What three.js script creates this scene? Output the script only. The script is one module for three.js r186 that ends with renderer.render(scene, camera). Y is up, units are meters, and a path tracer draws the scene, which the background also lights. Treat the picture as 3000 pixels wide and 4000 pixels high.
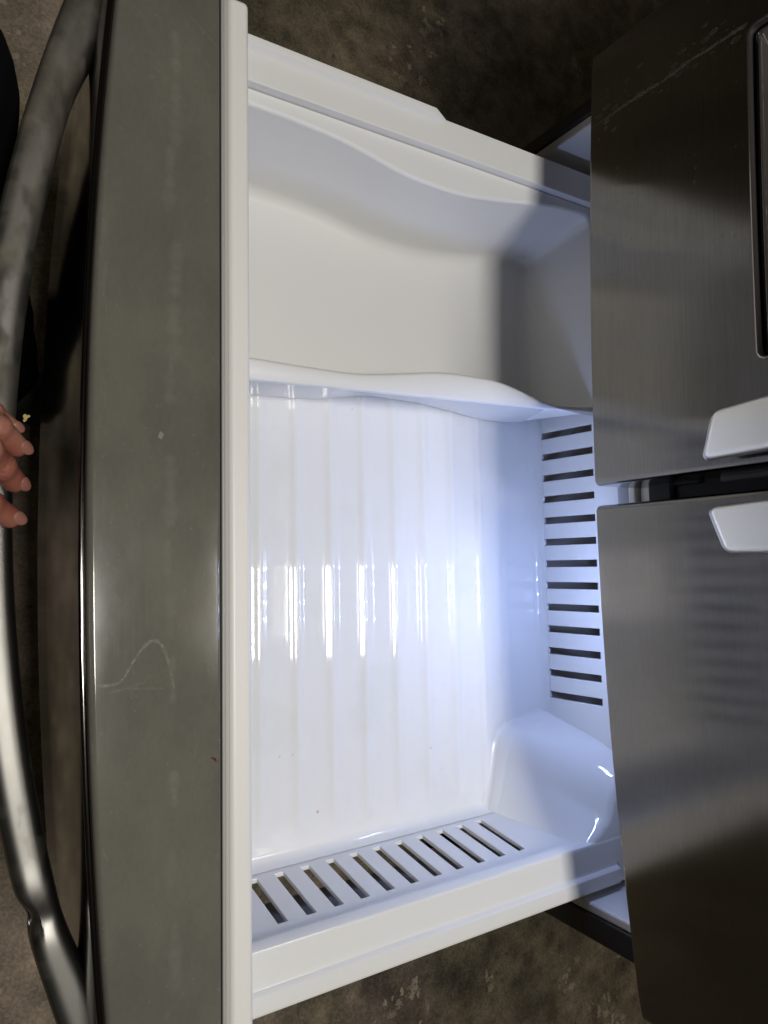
import * as THREE from 'three';
import { mergeGeometries, mergeVertices, toCreasedNormals } from 'three/addons/utils/BufferGeometryUtils.js';
import { RoundedBoxGeometry } from 'three/addons/geometries/RoundedBoxGeometry.js';
import { RectAreaLightUniformsLib } from 'three/addons/lights/RectAreaLightUniformsLib.js';
import { Brush, Evaluator, SUBTRACTION } from 'three-bvh-csg';

// ---------------------------------------------------------------- camera, light, exposure
const BASE = 0.13;                                   // everything is measured from 0.13 m above the floor
const scene = new THREE.Scene();
scene.background = new THREE.Color().setRGB(0.026, 0.023, 0.019);   // dim garage air around the appliance
const camera = new THREE.PerspectiveCamera(71.9, 768 / 1024, 0.02, 60);
camera.position.set(0.061, 1.19 + BASE, 0.528);
camera.quaternion.setFromRotationMatrix(new THREE.Matrix4().makeBasis(
  new THREE.Vector3(0.018, 0.523, -0.852), new THREE.Vector3(-0.997, 0.071, 0.023), new THREE.Vector3(0.072, 0.849, 0.523)));
const renderer = new THREE.WebGLRenderer({ antialias: true });
renderer.setSize(768, 1024);
renderer.toneMapping = THREE.LinearToneMapping;
renderer.toneMappingExposure = 1;
renderer.shadowMap.enabled = true;
RectAreaLightUniformsLib.init();

// ---------------------------------------------------------------- helpers
let seed = 7;
const rnd = () => { seed = (seed * 1664525 + 1013904223) >>> 0; return seed / 4294967296; };
const clamp = (v, a, b) => Math.min(b, Math.max(a, v));
const mix = (a, b, t) => a + (b - a) * t;
const smooth = (a, b, v) => { const t = clamp((v - a) / (b - a), 0, 1); return t * t * (3 - 2 * t); };
const table = (pts) => (t) => {                      // smooth interpolation through [t, v] pairs (t rising)
  if (t <= pts[0][0]) return pts[0][1];
  for (let i = 1; i < pts.length; i++) if (t <= pts[i][0]) {
    const a = pts[Math.max(i - 2, 0)], b = pts[i - 1], c = pts[i], d = pts[Math.min(i + 1, pts.length - 1)];
    const h = c[0] - b[0], u = (t - b[0]) / h;
    const m0 = (c[1] - a[1]) / (c[0] - a[0] || 1) * h, m1 = (d[1] - b[1]) / (d[0] - b[0] || 1) * h;
    return (2 * u ** 3 - 3 * u * u + 1) * b[1] + (u ** 3 - 2 * u * u + u) * m0 + (-2 * u ** 3 + 3 * u * u) * c[1] + (u ** 3 - u * u) * m1;
  }
  return pts[pts.length - 1][1];
};
function noiseMaker(s) {                             // value noise, tileable on n cells
  const N = 256, g = new Float32Array(N * N); let q = s;
  for (let i = 0; i < N * N; i++) { q = (q * 1664525 + 1013904223) >>> 0; g[i] = q / 4294967296; }
  return (x, y, n = 256) => {
    const xi = Math.floor(x), yi = Math.floor(y), u = x - xi, v = y - yi, m = (k) => ((k % n) + n) % n;
    const a = u * u * (3 - 2 * u), b = v * v * (3 - 2 * v);
    const p = g[m(yi) * N + m(xi)], r = g[m(yi) * N + m(xi + 1)], t = g[m(yi + 1) * N + m(xi)], w = g[m(yi + 1) * N + m(xi + 1)];
    return mix(mix(p, r, a), mix(t, w, a), b);
  };
}
const nz = noiseMaker(11), nz2 = noiseMaker(911);
const fbm = (x, y, n, oct = 5) => { let s = 0, a = 0.5, f = 1, t = 0; for (let o = 0; o < oct; o++) { s += a * nz(x * f + o * 17, y * f + o * 31, n * f > 256 ? 256 : n * f); t += a; a *= 0.5; f *= 2; } return s / t; };
function dataTex(w, h, fn, srgb, repeat = true) {
  const d = new Uint8Array(w * h * 4);
  for (let j = 0; j < h; j++) for (let i = 0; i < w; i++) {
    const c = fn(i / w, j / h, i, j), k = (j * w + i) * 4;
    d[k] = clamp(c[0], 0, 1) * 255; d[k + 1] = clamp(c[1], 0, 1) * 255; d[k + 2] = clamp(c[2], 0, 1) * 255; d[k + 3] = 255;
  }
  const t = new THREE.DataTexture(d, w, h, THREE.RGBAFormat);
  t.wrapS = t.wrapT = repeat ? THREE.RepeatWrapping : THREE.ClampToEdgeWrapping;
  t.magFilter = THREE.LinearFilter; t.minFilter = THREE.LinearFilter;
  if (srgb) t.colorSpace = THREE.SRGBColorSpace;
  t.needsUpdate = true;
  return t;
}
function uvBy(geo, fn) {
  const p = geo.attributes.position, uv = new Float32Array(p.count * 2);
  for (let i = 0; i < p.count; i++) { const r = fn(p.getX(i), p.getY(i), p.getZ(i)); uv[2 * i] = r[0]; uv[2 * i + 1] = r[1]; }
  geo.setAttribute('uv', new THREE.BufferAttribute(uv, 2));
  return geo;
}
const indexless = (g) => { const r = g.index ? g.toNonIndexed() : g; return r; };
function mesh(name, geo, material, parent, label) {
  const m = new THREE.Mesh(geo, material);
  m.name = name; m.castShadow = m.receiveShadow = true;
  if (label) m.userData.label = label;
  if (parent) parent.add(m);
  return m;
}
function thing(name, label, category) {
  const g = new THREE.Group(); g.name = name; g.position.y = BASE; g.userData = { label, category };
  scene.add(g); return g;
}
// toCreasedNormals joins corners closer than a hundredth of a unit: work in millimetres
const creased = (g, a) => { g.scale(1000, 1000, 1000); g = toCreasedNormals(g, a); g.scale(0.001, 0.001, 0.001); return g; };
// loops: arrays of [x,y,z] of equal length; joined in order; caps fan to a centre
function loft(loops, { closed = true, capA = false, capB = false, crease = 0.6, flip = false } = {}) {
  const n = loops[0].length, pos = [], idx = [];
  loops.forEach((l) => l.forEach((p) => pos.push(...p)));
  const m = closed ? n : n - 1;
  const tri = (a, b, c) => (flip ? idx.push(a, c, b) : idx.push(a, b, c));
  for (let i = 0; i < loops.length - 1; i++) for (let j = 0; j < m; j++) {
    const a = i * n + j, b = i * n + (j + 1) % n, c = a + n, d = b + n;
    tri(a, b, d); tri(a, d, c);
  }
  const cap = (i, rev) => {
    const c = [0, 0, 0]; loops[i].forEach((p) => { c[0] += p[0] / n; c[1] += p[1] / n; c[2] += p[2] / n; });
    const k = pos.length / 3; pos.push(...c);
    for (let j = 0; j < n; j++) { const a = i * n + j, b = i * n + (j + 1) % n; rev ? tri(a, k, b) : tri(a, b, k); }
  };
  if (capA) cap(0, true);
  if (capB) cap(loops.length - 1, false);
  let g = new THREE.BufferGeometry();
  g.setAttribute('position', new THREE.Float32BufferAttribute(pos, 3)); g.setIndex(idx);
  g = creased(g, crease);
  uvBy(g, (x, y, z) => [x + z * 0.3, y + z]);
  return g;
}
// a grid surface from fn(u,v) -> [x,y,z], u,v in 0..1
function sheet(nu, nv, fn, crease = 0.7) {
  const loops = [];
  for (let i = 0; i <= nu; i++) { const l = []; for (let j = 0; j <= nv; j++) l.push(fn(i / nu, j / nv)); loops.push(l); }
  return loft(loops, { closed: false, crease });
}
function box(x0, x1, y0, y1, z0, z1, r = 0.002) {
  const g = new RoundedBoxGeometry(x1 - x0, y1 - y0, z1 - z0, 3, Math.min(r, (x1 - x0) / 2.05, (y1 - y0) / 2.05, (z1 - z0) / 2.05));
  g.translate((x0 + x1) / 2, (y0 + y1) / 2, (z0 + z1) / 2);
  return indexless(g);
}
const join = (...gs) => mergeGeometries(gs.map((g) => { const r = indexless(g); for (const k of Object.keys(r.attributes)) if (!['position', 'normal', 'uv'].includes(k)) r.deleteAttribute(k); return r; }));
// plan outline in (x,z) extruded along y with rounded edges
function planSolid(pts, y0, y1, bevel, crease = 0.5) {
  const s = new THREE.Shape(pts.map(([x, z]) => new THREE.Vector2(x, -z)));
  let g = new THREE.ExtrudeGeometry(s, { depth: y1 - y0 - 2 * bevel, bevelEnabled: true, bevelThickness: bevel, bevelSize: bevel, bevelOffset: -bevel, bevelSegments: 4, steps: 1, curveSegments: 6 });
  g.rotateX(-Math.PI / 2); g.translate(0, y0 + bevel, 0);
  return creased(g, crease);
}
// signed-distance surface (surface nets)
function surfaceNets(sdf, lo, hi, cell) {
  const n = [0, 1, 2].map((k) => Math.ceil((hi[k] - lo[k]) / cell) + 1), [nx, ny, nzz] = n;
  const f = new Float32Array(nx * ny * nzz), at = (i, j, k) => (k * ny + j) * nx + i;
  for (let k = 0; k < nzz; k++) for (let j = 0; j < ny; j++) for (let i = 0; i < nx; i++) f[at(i, j, k)] = sdf(lo[0] + i * cell, lo[1] + j * cell, lo[2] + k * cell);
  const vi = new Int32Array(nx * ny * nzz).fill(-1), pos = [], idx = [];
  const E = []; for (let a = 0; a < 8; a++) for (let b = 0; b < 3; b++) if (!(a >> b & 1)) E.push([a, a | 1 << b]);
  for (let k = 0; k < nzz - 1; k++) for (let j = 0; j < ny - 1; j++) for (let i = 0; i < nx - 1; i++) {
    const c = []; let mask = 0;
    for (let q = 0; q < 8; q++) { const v = f[at(i + (q & 1), j + (q >> 1 & 1), k + (q >> 2))]; c.push(v); if (v < 0) mask |= 1 << q; }
    if (!mask || mask === 255) continue;
    let s = [0, 0, 0], m = 0;
    for (const [a, b] of E) if ((c[a] < 0) !== (c[b] < 0)) {
      const t = c[a] / (c[a] - c[b]);
      for (let d = 0; d < 3; d++) { const pa = a >> d & 1, pb = b >> d & 1; s[d] += pa + (pb - pa) * t; } m++;
    }
    vi[at(i, j, k)] = pos.length / 3;
    pos.push(lo[0] + (i + s[0] / m) * cell, lo[1] + (j + s[1] / m) * cell, lo[2] + (k + s[2] / m) * cell);
  }
  const quad = (a, b, c, d, rev) => { if (a < 0 || b < 0 || c < 0 || d < 0) return; rev ? idx.push(a, c, b, a, d, c) : idx.push(a, b, c, a, c, d); };
  for (let k = 1; k < nzz - 1; k++) for (let j = 1; j < ny - 1; j++) for (let i = 1; i < nx - 1; i++) {
    const v = f[at(i, j, k)] < 0;
    if (v !== f[at(i + 1, j, k)] < 0) quad(vi[at(i, j - 1, k - 1)], vi[at(i, j, k - 1)], vi[at(i, j, k)], vi[at(i, j - 1, k)], !v);
    if (v !== f[at(i, j + 1, k)] < 0) quad(vi[at(i - 1, j, k - 1)], vi[at(i - 1, j, k)], vi[at(i, j, k)], vi[at(i, j, k - 1)], !v);
    if (v !== f[at(i, j, k + 1)] < 0) quad(vi[at(i - 1, j - 1, k)], vi[at(i, j - 1, k)], vi[at(i, j, k)], vi[at(i - 1, j, k)], !v);
  }
  const g = new THREE.BufferGeometry();
  g.setAttribute('position', new THREE.Float32BufferAttribute(pos, 3)); g.setIndex(idx);
  const nor = new Float32Array(pos.length), e = cell * 0.5;
  for (let i = 0; i < pos.length; i += 3) {
    const [x, y, z] = [pos[i], pos[i + 1], pos[i + 2]];
    const q = [sdf(x + e, y, z) - sdf(x - e, y, z), sdf(x, y + e, z) - sdf(x, y - e, z), sdf(x, y, z + e) - sdf(x, y, z - e)], l = Math.hypot(...q) || 1;
    nor[i] = q[0] / l; nor[i + 1] = q[1] / l; nor[i + 2] = q[2] / l;
  }
  g.setAttribute('normal', new THREE.BufferAttribute(nor, 3));
  uvBy(g, (x, y, z) => [x * 1.0 + y * 0.4, z + y * 0.6]);
  return g;
}
const capsule = (x, y, z, a, b, ra, rb) => {
  const dx = b[0] - a[0], dy = b[1] - a[1], dz = b[2] - a[2], px = x - a[0], py = y - a[1], pz = z - a[2];
  const t = clamp((px * dx + py * dy + pz * dz) / (dx * dx + dy * dy + dz * dz || 1e-9), 0, 1);
  return Math.hypot(px - dx * t, py - dy * t, pz - dz * t) - mix(ra, rb, t);
};
const smin = (a, b, k) => { const h = Math.max(k - Math.abs(a - b), 0) / k; return Math.min(a, b) - h * h * k * 0.25; };

// ---------------------------------------------------------------- materials
const C = (r, g, b) => new THREE.Color().setRGB(r, g, b);
const brushTex = (dirt, s) => dataTex(512, 512, (u, v) => {       // grain runs along u
  const g = nz(u * 4 + s, v * 256, 256) * 0.5 + nz2(u * 8, v * 256 + s, 256) * 0.5, d = fbm(u * 4 + s, v * 4, 4);
  const r = 0.5 + (g - 0.5) * 0.07 + (d - 0.5) * dirt;
  return [r, r, r];
}, false);
const brush = brushTex(0.12, 3);
const steelParams = { metalness: 1, anisotropy: 0.95, anisotropyRotation: Math.PI / 2 };
const grain = dataTex(1024, 1024, (u, v, i, j) => { const g = (nz(u * 6, j * 0.55, 256) - 0.5) * 0.022 + (nz2(u * 40, j * 0.9, 256) - 0.5) * 0.032, d = (fbm(u * 4, v * 4, 4, 5) - 0.5) * 0.06, k = 0.475 + g + d; return [k, k * 0.985, k * 0.965]; }, true);
const M = {};
M.doorSteel = new THREE.MeshPhysicalMaterial({ ...steelParams, color: C(0.95, 0.93, 0.90), map: grain, roughness: 0.30, roughnessMap: brush,  });
M.frontSteel = new THREE.MeshPhysicalMaterial({ metalness: 1, color: C(0.135, 0.13, 0.124), roughness: 0.24, roughnessMap: brush });
M.silver = new THREE.MeshPhysicalMaterial({ metalness: 0.9, color: C(0.86, 0.86, 0.84), roughness: 0.36 });
M.white = new THREE.MeshPhysicalMaterial({ color: C(0.74, 0.735, 0.715), roughness: 0.04 });
M.tray = new THREE.MeshPhysicalMaterial({ color: C(0.73, 0.725, 0.71), roughness: 0.36 });
M.liner = new THREE.MeshStandardMaterial({ color: C(0.74, 0.72, 0.69), roughness: 0.4 });
M.gasket = new THREE.MeshStandardMaterial({ color: C(0.42, 0.40, 0.37), roughness: 0.6 });
M.bead = new THREE.MeshStandardMaterial({ color: C(0.34, 0.34, 0.31), roughness: 0.45 });
M.dark = new THREE.MeshStandardMaterial({ color: C(0.017, 0.019, 0.024), roughness: 0.55 });
M.side = new THREE.MeshStandardMaterial({ color: C(0.03, 0.03, 0.031), roughness: 0.5 });
M.greyPlastic = new THREE.MeshStandardMaterial({ color: C(0.22, 0.22, 0.23), roughness: 0.4 });
M.bezel = new THREE.MeshStandardMaterial({ color: C(0.34, 0.31, 0.30), roughness: 0.25, metalness: 0.9 });

// ---------------------------------------------------------------- floor
{
  const S = 2048;
  const hgt = (u, v) => fbm(u * 12, v * 12, 12, 6);
  const fleck = new Float32Array(S * S);
  for (let c = 0; c < 46; c++) {                       // clusters of pale paint flecks
    const cx = rnd() * S, cy = rnd() * S, n = 3 + rnd() * 16, sp = 20 + rnd() * 110;
    for (let k = 0; k < n; k++) {
      const x = cx + (rnd() + rnd() - 1) * sp, y = cy + (rnd() + rnd() - 1) * sp, R = 2 + rnd() ** 2.5 * 15, a = 0.35 + rnd() * 0.65, sq = 0.5 + rnd();
      for (let j = -Math.ceil(R * 1.6); j <= R * 1.6; j++) for (let i = -Math.ceil(R * 1.6); i <= R * 1.6; i++) {
        const d = Math.hypot(i * sq, j / sq) / R + (nz((x + i) * 0.22, (y + j) * 0.22) - 0.5) * 1.1; if (d > 0.9) continue;
        const q = ((Math.round(y + j) % S + S) % S) * S + (Math.round(x + i) % S + S) % S; fleck[q] = Math.max(fleck[q], a * smooth(0.9, 0.6, d) * (0.6 + 0.4 * nz2((x + i) * 0.5, (y + j) * 0.5)));
      }
    }
  }
  const color = dataTex(S, S, (u, v, i, j) => {
    const a = fbm(u * 5 + 3, v * 5, 5, 6), b = fbm(u * 44, v * 44 + 9, 44, 3), c = nz2(i * 0.24, j * 0.24), c2 = nz(i * 0.45, j * 0.45), d = fbm(u * 7 + 60, v * 7 + 2, 7, 5);
    const k = 0.44 + (a - 0.5) * 0.40 + (b - 0.5) * 0.26 + (c - 0.5) * 0.11 + (c2 - 0.5) * 0.07;
    const t = smooth(0.40, 0.62, d);
    let r = k * 1.07, g = k * mix(0.958, 0.968, t), bl = k * mix(0.83, 0.785, t);
    const pit = smooth(0.80, 0.92, nz2(u * 90 + 5, v * 90, 90) * 0.75 + c * 0.25); r *= 1 - pit * 0.35; g *= 1 - pit * 0.37; bl *= 1 - pit * 0.35;
    const fl = fleck[j * S + i]; r = mix(r, 0.72, fl); g = mix(g, 0.675, fl); bl = mix(bl, 0.58, fl);
    return [r, g, bl];
  }, true);
  const bump = dataTex(1024, 1024, (u, v) => { const h = hgt(u, v) * 0.6 + nz2(u * 250, v * 250, 250) * 0.4; return [h, h, h]; }, false);
  const g = new THREE.PlaneGeometry(14, 14, 1, 1); g.rotateX(-Math.PI / 2);
  uvBy(g, (x, y, z) => [x / 1.6 + 0.37, z / 1.6 + 0.21]);
  const f = mesh('floor', g, new THREE.MeshStandardMaterial({ map: color, bumpMap: bump, bumpScale: 0.0025, roughness: 0.75 }), scene);
  f.userData = { kind: 'structure', label: 'dark stained concrete floor with pale flecks' };
}

// ---------------------------------------------------------------- ceiling lamp that lights the place (above the picture)
{
  const L = thing('ceiling_lamp', 'warm white ceiling lamp hanging above the opened freezer drawer', 'lamp');
  const W = 0.35, D = 0.42, X = 0.25, Y = 2.62, Z = 0.40;
  mesh('lamp_housing', box(X - W / 2 - 0.03, X + W / 2 + 0.03, Y + 0.004, Y + 0.07, Z - D / 2 - 0.03, Z + D / 2 + 0.03, 0.01), M.liner, L);
  const g = new THREE.PlaneGeometry(W, D); g.rotateX(Math.PI / 2); g.translate(X, Y, Z);
  mesh('diffuser', g, new THREE.MeshStandardMaterial({ color: 0xffffff, emissive: C(1, 0.95, 0.86), emissiveIntensity: 4 }), L);
  const r = new THREE.RectAreaLight(C(1, 0.975, 0.925), 60, W, D);
  r.position.set(X, Y + BASE - 0.006, Z); r.lookAt(X, 0, Z);
  scene.add(r);
}

// ---------------------------------------------------------------- refrigerator
const fridge = thing('refrigerator', 'large dark stainless refrigerator with two upper doors and its freezer drawer pulled open', 'refrigerator');
const HALF = 0.4525, RIGHT = 0.468;
{ // cabinet shell, open in front of the freezer compartment
  const zb = -0.72, zf = -0.068;
  mesh('cabinet', join(
    box(-HALF, -0.4335, -0.10, 1.74, zb, zf, 0.003), box(0.441, RIGHT, -0.10, 1.74, zb, zf, 0.003),
    box(-0.4335, 0.441, -0.10, 1.74, zb, zb + 0.03, 0.002), box(-0.4335, 0.441, 1.70, 1.74, zb + 0.03, zf, 0.002),
    box(-0.4335, 0.441, -0.10, 0.385, zb + 0.03, zf - 0.01, 0.002)), M.side, fridge);
  const liner = mesh('freezer_liner', join(
    box(-0.4333, -0.421, 0.39, 0.70, zb + 0.05, zf - 0.001, 0.003), box(0.43, 0.4408, 0.39, 0.70, zb + 0.05, zf - 0.001, 0.003),
    box(-0.421, 0.43, 0.387, 0.41, zb + 0.05, zf - 0.006, 0.002), box(-0.421, 0.43, 0.702, 0.72, zb + 0.05, -0.13, 0.002),
    box(-0.421, 0.43, 0.41, 0.702, zb + 0.05, zb + 0.07, 0.002)), M.liner, fridge);
  mesh('cross_rail', join(box(-0.4333, 0.4408, 0.702, 0.712, -0.13, zf - 0.002, 0.003), box(-0.4333, 0.4408, 0.7125, 0.74, -0.13, zf - 0.008, 0.002)), M.liner, fridge);
  for (const s of [-1, 1]) {
    const x = s < 0 ? -0.4285 : 0.4365;
    mesh('drawer_rail', join(box(x - 0.0045, x + 0.0045, 0.515, 0.545, -0.55, 0.322, 0.002), box(x - 0.0065 * 1, x + 0.0065 * 1, 0.522, 0.538, -0.6, 0.05, 0.002)), M.greyPlastic, fridge);
  }
  // dark upright bar between the doors with its grey strip
  const mull = mesh('door_mullion', box(-0.028, 0.028, 0.742, 1.72, -0.066, -0.052, 0.003), M.dark, fridge);
  mesh('mullion_strip', box(-0.0125, -0.005, 0.818, 1.6, -0.0535, -0.0505, 0.0014), M.greyPlastic, mull);
  mesh('mullion_latch', join(box(-0.02, 0.01, 0.745, 0.772, -0.053, -0.046, 0.003), box(-0.013, -0.006, 0.75, 0.80, -0.053, -0.049, 0.002)), M.dark, mull);
  // lower closed drawer under the open one
  const pts = []; for (let i = 0; i <= 24; i++) { const x = mix(-HALF + 0.004, 0.452, i / 24); pts.push([x, -0.012 - 0.12 * x * x]); }
  pts.push([0.452, -0.06], [-HALF + 0.004, -0.06]);
  const low = planSolid(pts, -0.06, 0.372, 0.003); uvBy(low, (x, y) => [x, y]);
  mesh('lower_drawer_front', low, M.frontSteel, fridge);
  // LED strip under the cross rail
  const led = mesh('led_strip', join(box(0.035, 0.19, 0.7015, 0.711, -0.071, -0.028, 0.003), box(0.035, 0.19, 0.6895, 0.7018, -0.053, -0.049, 0.001)), M.liner, fridge);
  for (let i = 0; i < 4; i++) {
    const x = 0.066 + i * 0.0252, g = new THREE.SphereGeometry(0.003, 10, 8);
    g.translate(x, 0.6995, -0.036);
    mesh('led', g, new THREE.MeshStandardMaterial({ color: 0xffffff, emissive: C(0.45, 0.58, 1), emissiveIntensity: 320 }), led);
    const p = new THREE.PointLight(C(0.33, 0.47, 1.0), 0.0115, 0, 2);
    p.position.set(x, 0.6975 + BASE, -0.036); p.shadow.radius = 0.15; p.castShadow = true; scene.add(p);
  }
}
// doors -----------------------------------------------------------------------
const doorZ = (x) => -(x < 0 ? 0.105 : 0.14) * x * x;
function doorOutline(x0, x1) {
  const pts = [], r = 0.006;
  for (let i = 0; i <= 28; i++) {
    const x = mix(x0, x1, i / 28); let z = doorZ(x);
    pts.push([x, z]);
  }
  // rounded vertical edges
  const round = (x, s) => { const z = doorZ(x); const o = []; for (let k = 0; k <= 5; k++) { const a = k / 5 * Math.PI / 2; o.push([x - s * r + s * r * Math.sin(a), z - r + r * Math.cos(a)]); } return o; };
  const L = round(x0, -1).reverse(), R = round(x1, 1);
  const mid = pts.filter(([x]) => x > x0 + r * 1.01 && x < x1 - r * 1.01);
  return [...L, ...mid, ...R, [x1, -0.062], [x0, -0.062]];
}
// left door colour and gloss: drip streak below the dispenser and dust specks
const DX0 = -HALF, DX1 = -0.0094, DY0 = 0.72, DY1 = 1.76;
const W1 = 1024, H1 = 2048;                            // u over the width, v over the height
const grime = new Float32Array(W1 * H1);
{
  const dab = (x, y, rx, ry, a, ang = 0) => {
    const cu = (x - DX0) / (DX1 - DX0) * W1, cv = (y - DY0) / (DY1 - DY0) * H1, ru = rx / (DX1 - DX0) * W1, rv = ry / (DY1 - DY0) * H1, R = Math.max(ru, rv) + 2;
    for (let j = Math.floor(cv - R); j <= cv + R; j++) for (let i = Math.floor(cu - R); i <= cu + R; i++) {
      if (i < 0 || j < 0 || i >= W1 || j >= H1) continue;
      const dx = i - cu, dy = j - cv, p = (dx * Math.cos(ang) + dy * Math.sin(ang)) / ru, q = (-dx * Math.sin(ang) + dy * Math.cos(ang)) / rv;
      const d = p * p + q * q; if (d > 1) continue;
      const e = a * (0.45 + 0.55 * smooth(0.2, 0.9, d)) * (1 - smooth(0.85, 1, d)) * (0.5 + nz(i * 0.35, j * 0.35, 256));
      grime[j * W1 + i] = Math.max(grime[j * W1 + i], e);
    }
  };
  const sx = table([[0.72, -0.3736], [0.75, -0.3732], [0.78, -0.3734], [0.808, -0.3713], [0.833, -0.3726], [0.854, -0.3716], [0.885, -0.3712]]);
  for (let k = 0; k < 95; k++) { const y = 0.722 + k * 0.00172; if (nz(k * 0.8, 3) < 0.16) continue; dab(sx(y) + (rnd() - 0.5) * 0.0016, y, 0.0007 + rnd() * 0.0010, 0.0016 + rnd() * 0.003, (0.3 + rnd() * 0.35) * smooth(0.7, 0.80, y) + 0.12); }
  for (let k = 0; k < 85; k++) {
    const y = 0.73 + rnd() * 0.15, x = sx(y) - 0.007 + (rnd() + rnd() + rnd() - 1.5) * 0.022, r = 0.0005 + rnd() ** 3 * 0.0020;
    dab(x, y, r, r * (1.2 + rnd() * 1.4), 0.12 + rnd() * 0.36);
  }
  for (let k = 0; k < 60; k++) dab(-0.44 + rnd() * 0.25, 0.73 + rnd() * 0.15, 0.0006 + rnd() * 0.0008, 0.0008 + rnd() * 0.001, 0.12 + rnd() * 0.25);
}
const gAt = (i, j) => grime[j * W1 + i];
const leftMap = dataTex(W1, H1, (u, v, i, j) => { const g = gAt(i, j), n = 0.47 + (nz(u * 6, j * 0.55, 256) - 0.5) * 0.022 + (nz2(u * 40, j * 0.9, 256) - 0.5) * 0.03 + (fbm(u * 4, v * 8, 8, 5) - 0.5) * 0.05; return [mix(n, 0.52, g), mix(n * 0.985, 0.50, g), mix(n * 0.965, 0.465, g)]; }, true, false);
const leftRM = dataTex(W1, H1, (u, v, i, j) => {
  const g = gAt(i, j), b = (nz(u * 16, j * 0.5, 256) - 0.5) * 0.03 + (nz2(u * 12, j * 0.9, 256) - 0.5) * 0.04 + (fbm(u * 3, v * 7, 8) - 0.5) * 0.08;
  return [1, clamp(0.5 + b + g * 0.5, 0, 1), 1 - clamp(g * 1.1, 0, 1)];
}, false, false);
M.leftDoor = new THREE.MeshPhysicalMaterial({ metalness: 1, anisotropy: 0.95, anisotropyRotation: Math.PI / 2, map: leftMap, roughness: 0.30, roughnessMap: leftRM, metalnessMap: leftRM });

function doorHandle(parent, side) {                    // flat bowed bar, lower end shown
  const inX = side < 0 ? -0.0142 : 0.0225, outX = side < 0 ? -0.0502 : 0.0578;
  const loops = [], yI = side < 0 ? 0.8525 : 0.8555, yO = side < 0 ? 0.8650 : 0.8710;
  const spread = (y) => 1 + (y - 0.86) * 0.8;
  const N = 40;
  const section = (x0, x1, zc, t, rr) => {             // rounded rectangle in (x,z)
    const o = []; const r = Math.min(rr, Math.abs(x1 - x0) / 2.01, t / 2.01);
    for (const [cx, cz, a0] of [[x1 - r, zc + t - r, 0], [x0 + r, zc + t - r, 90], [x0 + r, zc + r, 180], [x1 - r, zc + r, 270]])
      for (let k = 0; k <= 5; k++) { const a = (a0 + k * 18) * Math.PI / 180; o.push([cx + r * Math.cos(a), cz + r * Math.sin(a)]); }
    return o;
  };
  const x0b = Math.min(inX, outX), x1b = Math.max(inX, outX);
  const bow = (y) => 0.012 + 0.055 * (1 - ((y - 1.25) / 0.41) ** 2);
  for (let i = 0; i <= N; i++) {
    const q = i / N, y = mix(0, 0.80, q < 0.3 ? q * 0.12 : mix(0.036, 1, (q - 0.3) / 0.7));
    const s = section(x0b, x1b, 0, 0.018, 0.005);
    loops.push(s.map(([x, z]) => {
      const w = (x - inX) / (outX - inX);               // 0 at the gap side, 1 at the outer side
      const low = mix(yI, yO, w ** 1.7) + 0.004 * Math.exp(-w * 14) + 0.003 * Math.exp(-(1 - w) * 14);
      const yy = low + y * (1.65 - low) / 0.80;
      const xm = (x0b + x1b) / 2 + side * 0.0;
      const zz = bow(yy) + z * (0.55 + 0.45 * smooth(0, 0.01, y));
      return [xm + (x - xm) * spread(Math.min(yy, 1.25)), yy, zz];
    }));
  }
  const g = loft(loops, { capA: true, capB: true, crease: 0.9, flip: true });
  const h = mesh('door_handle', g, M.silver, parent);
  return h;
}
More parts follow.
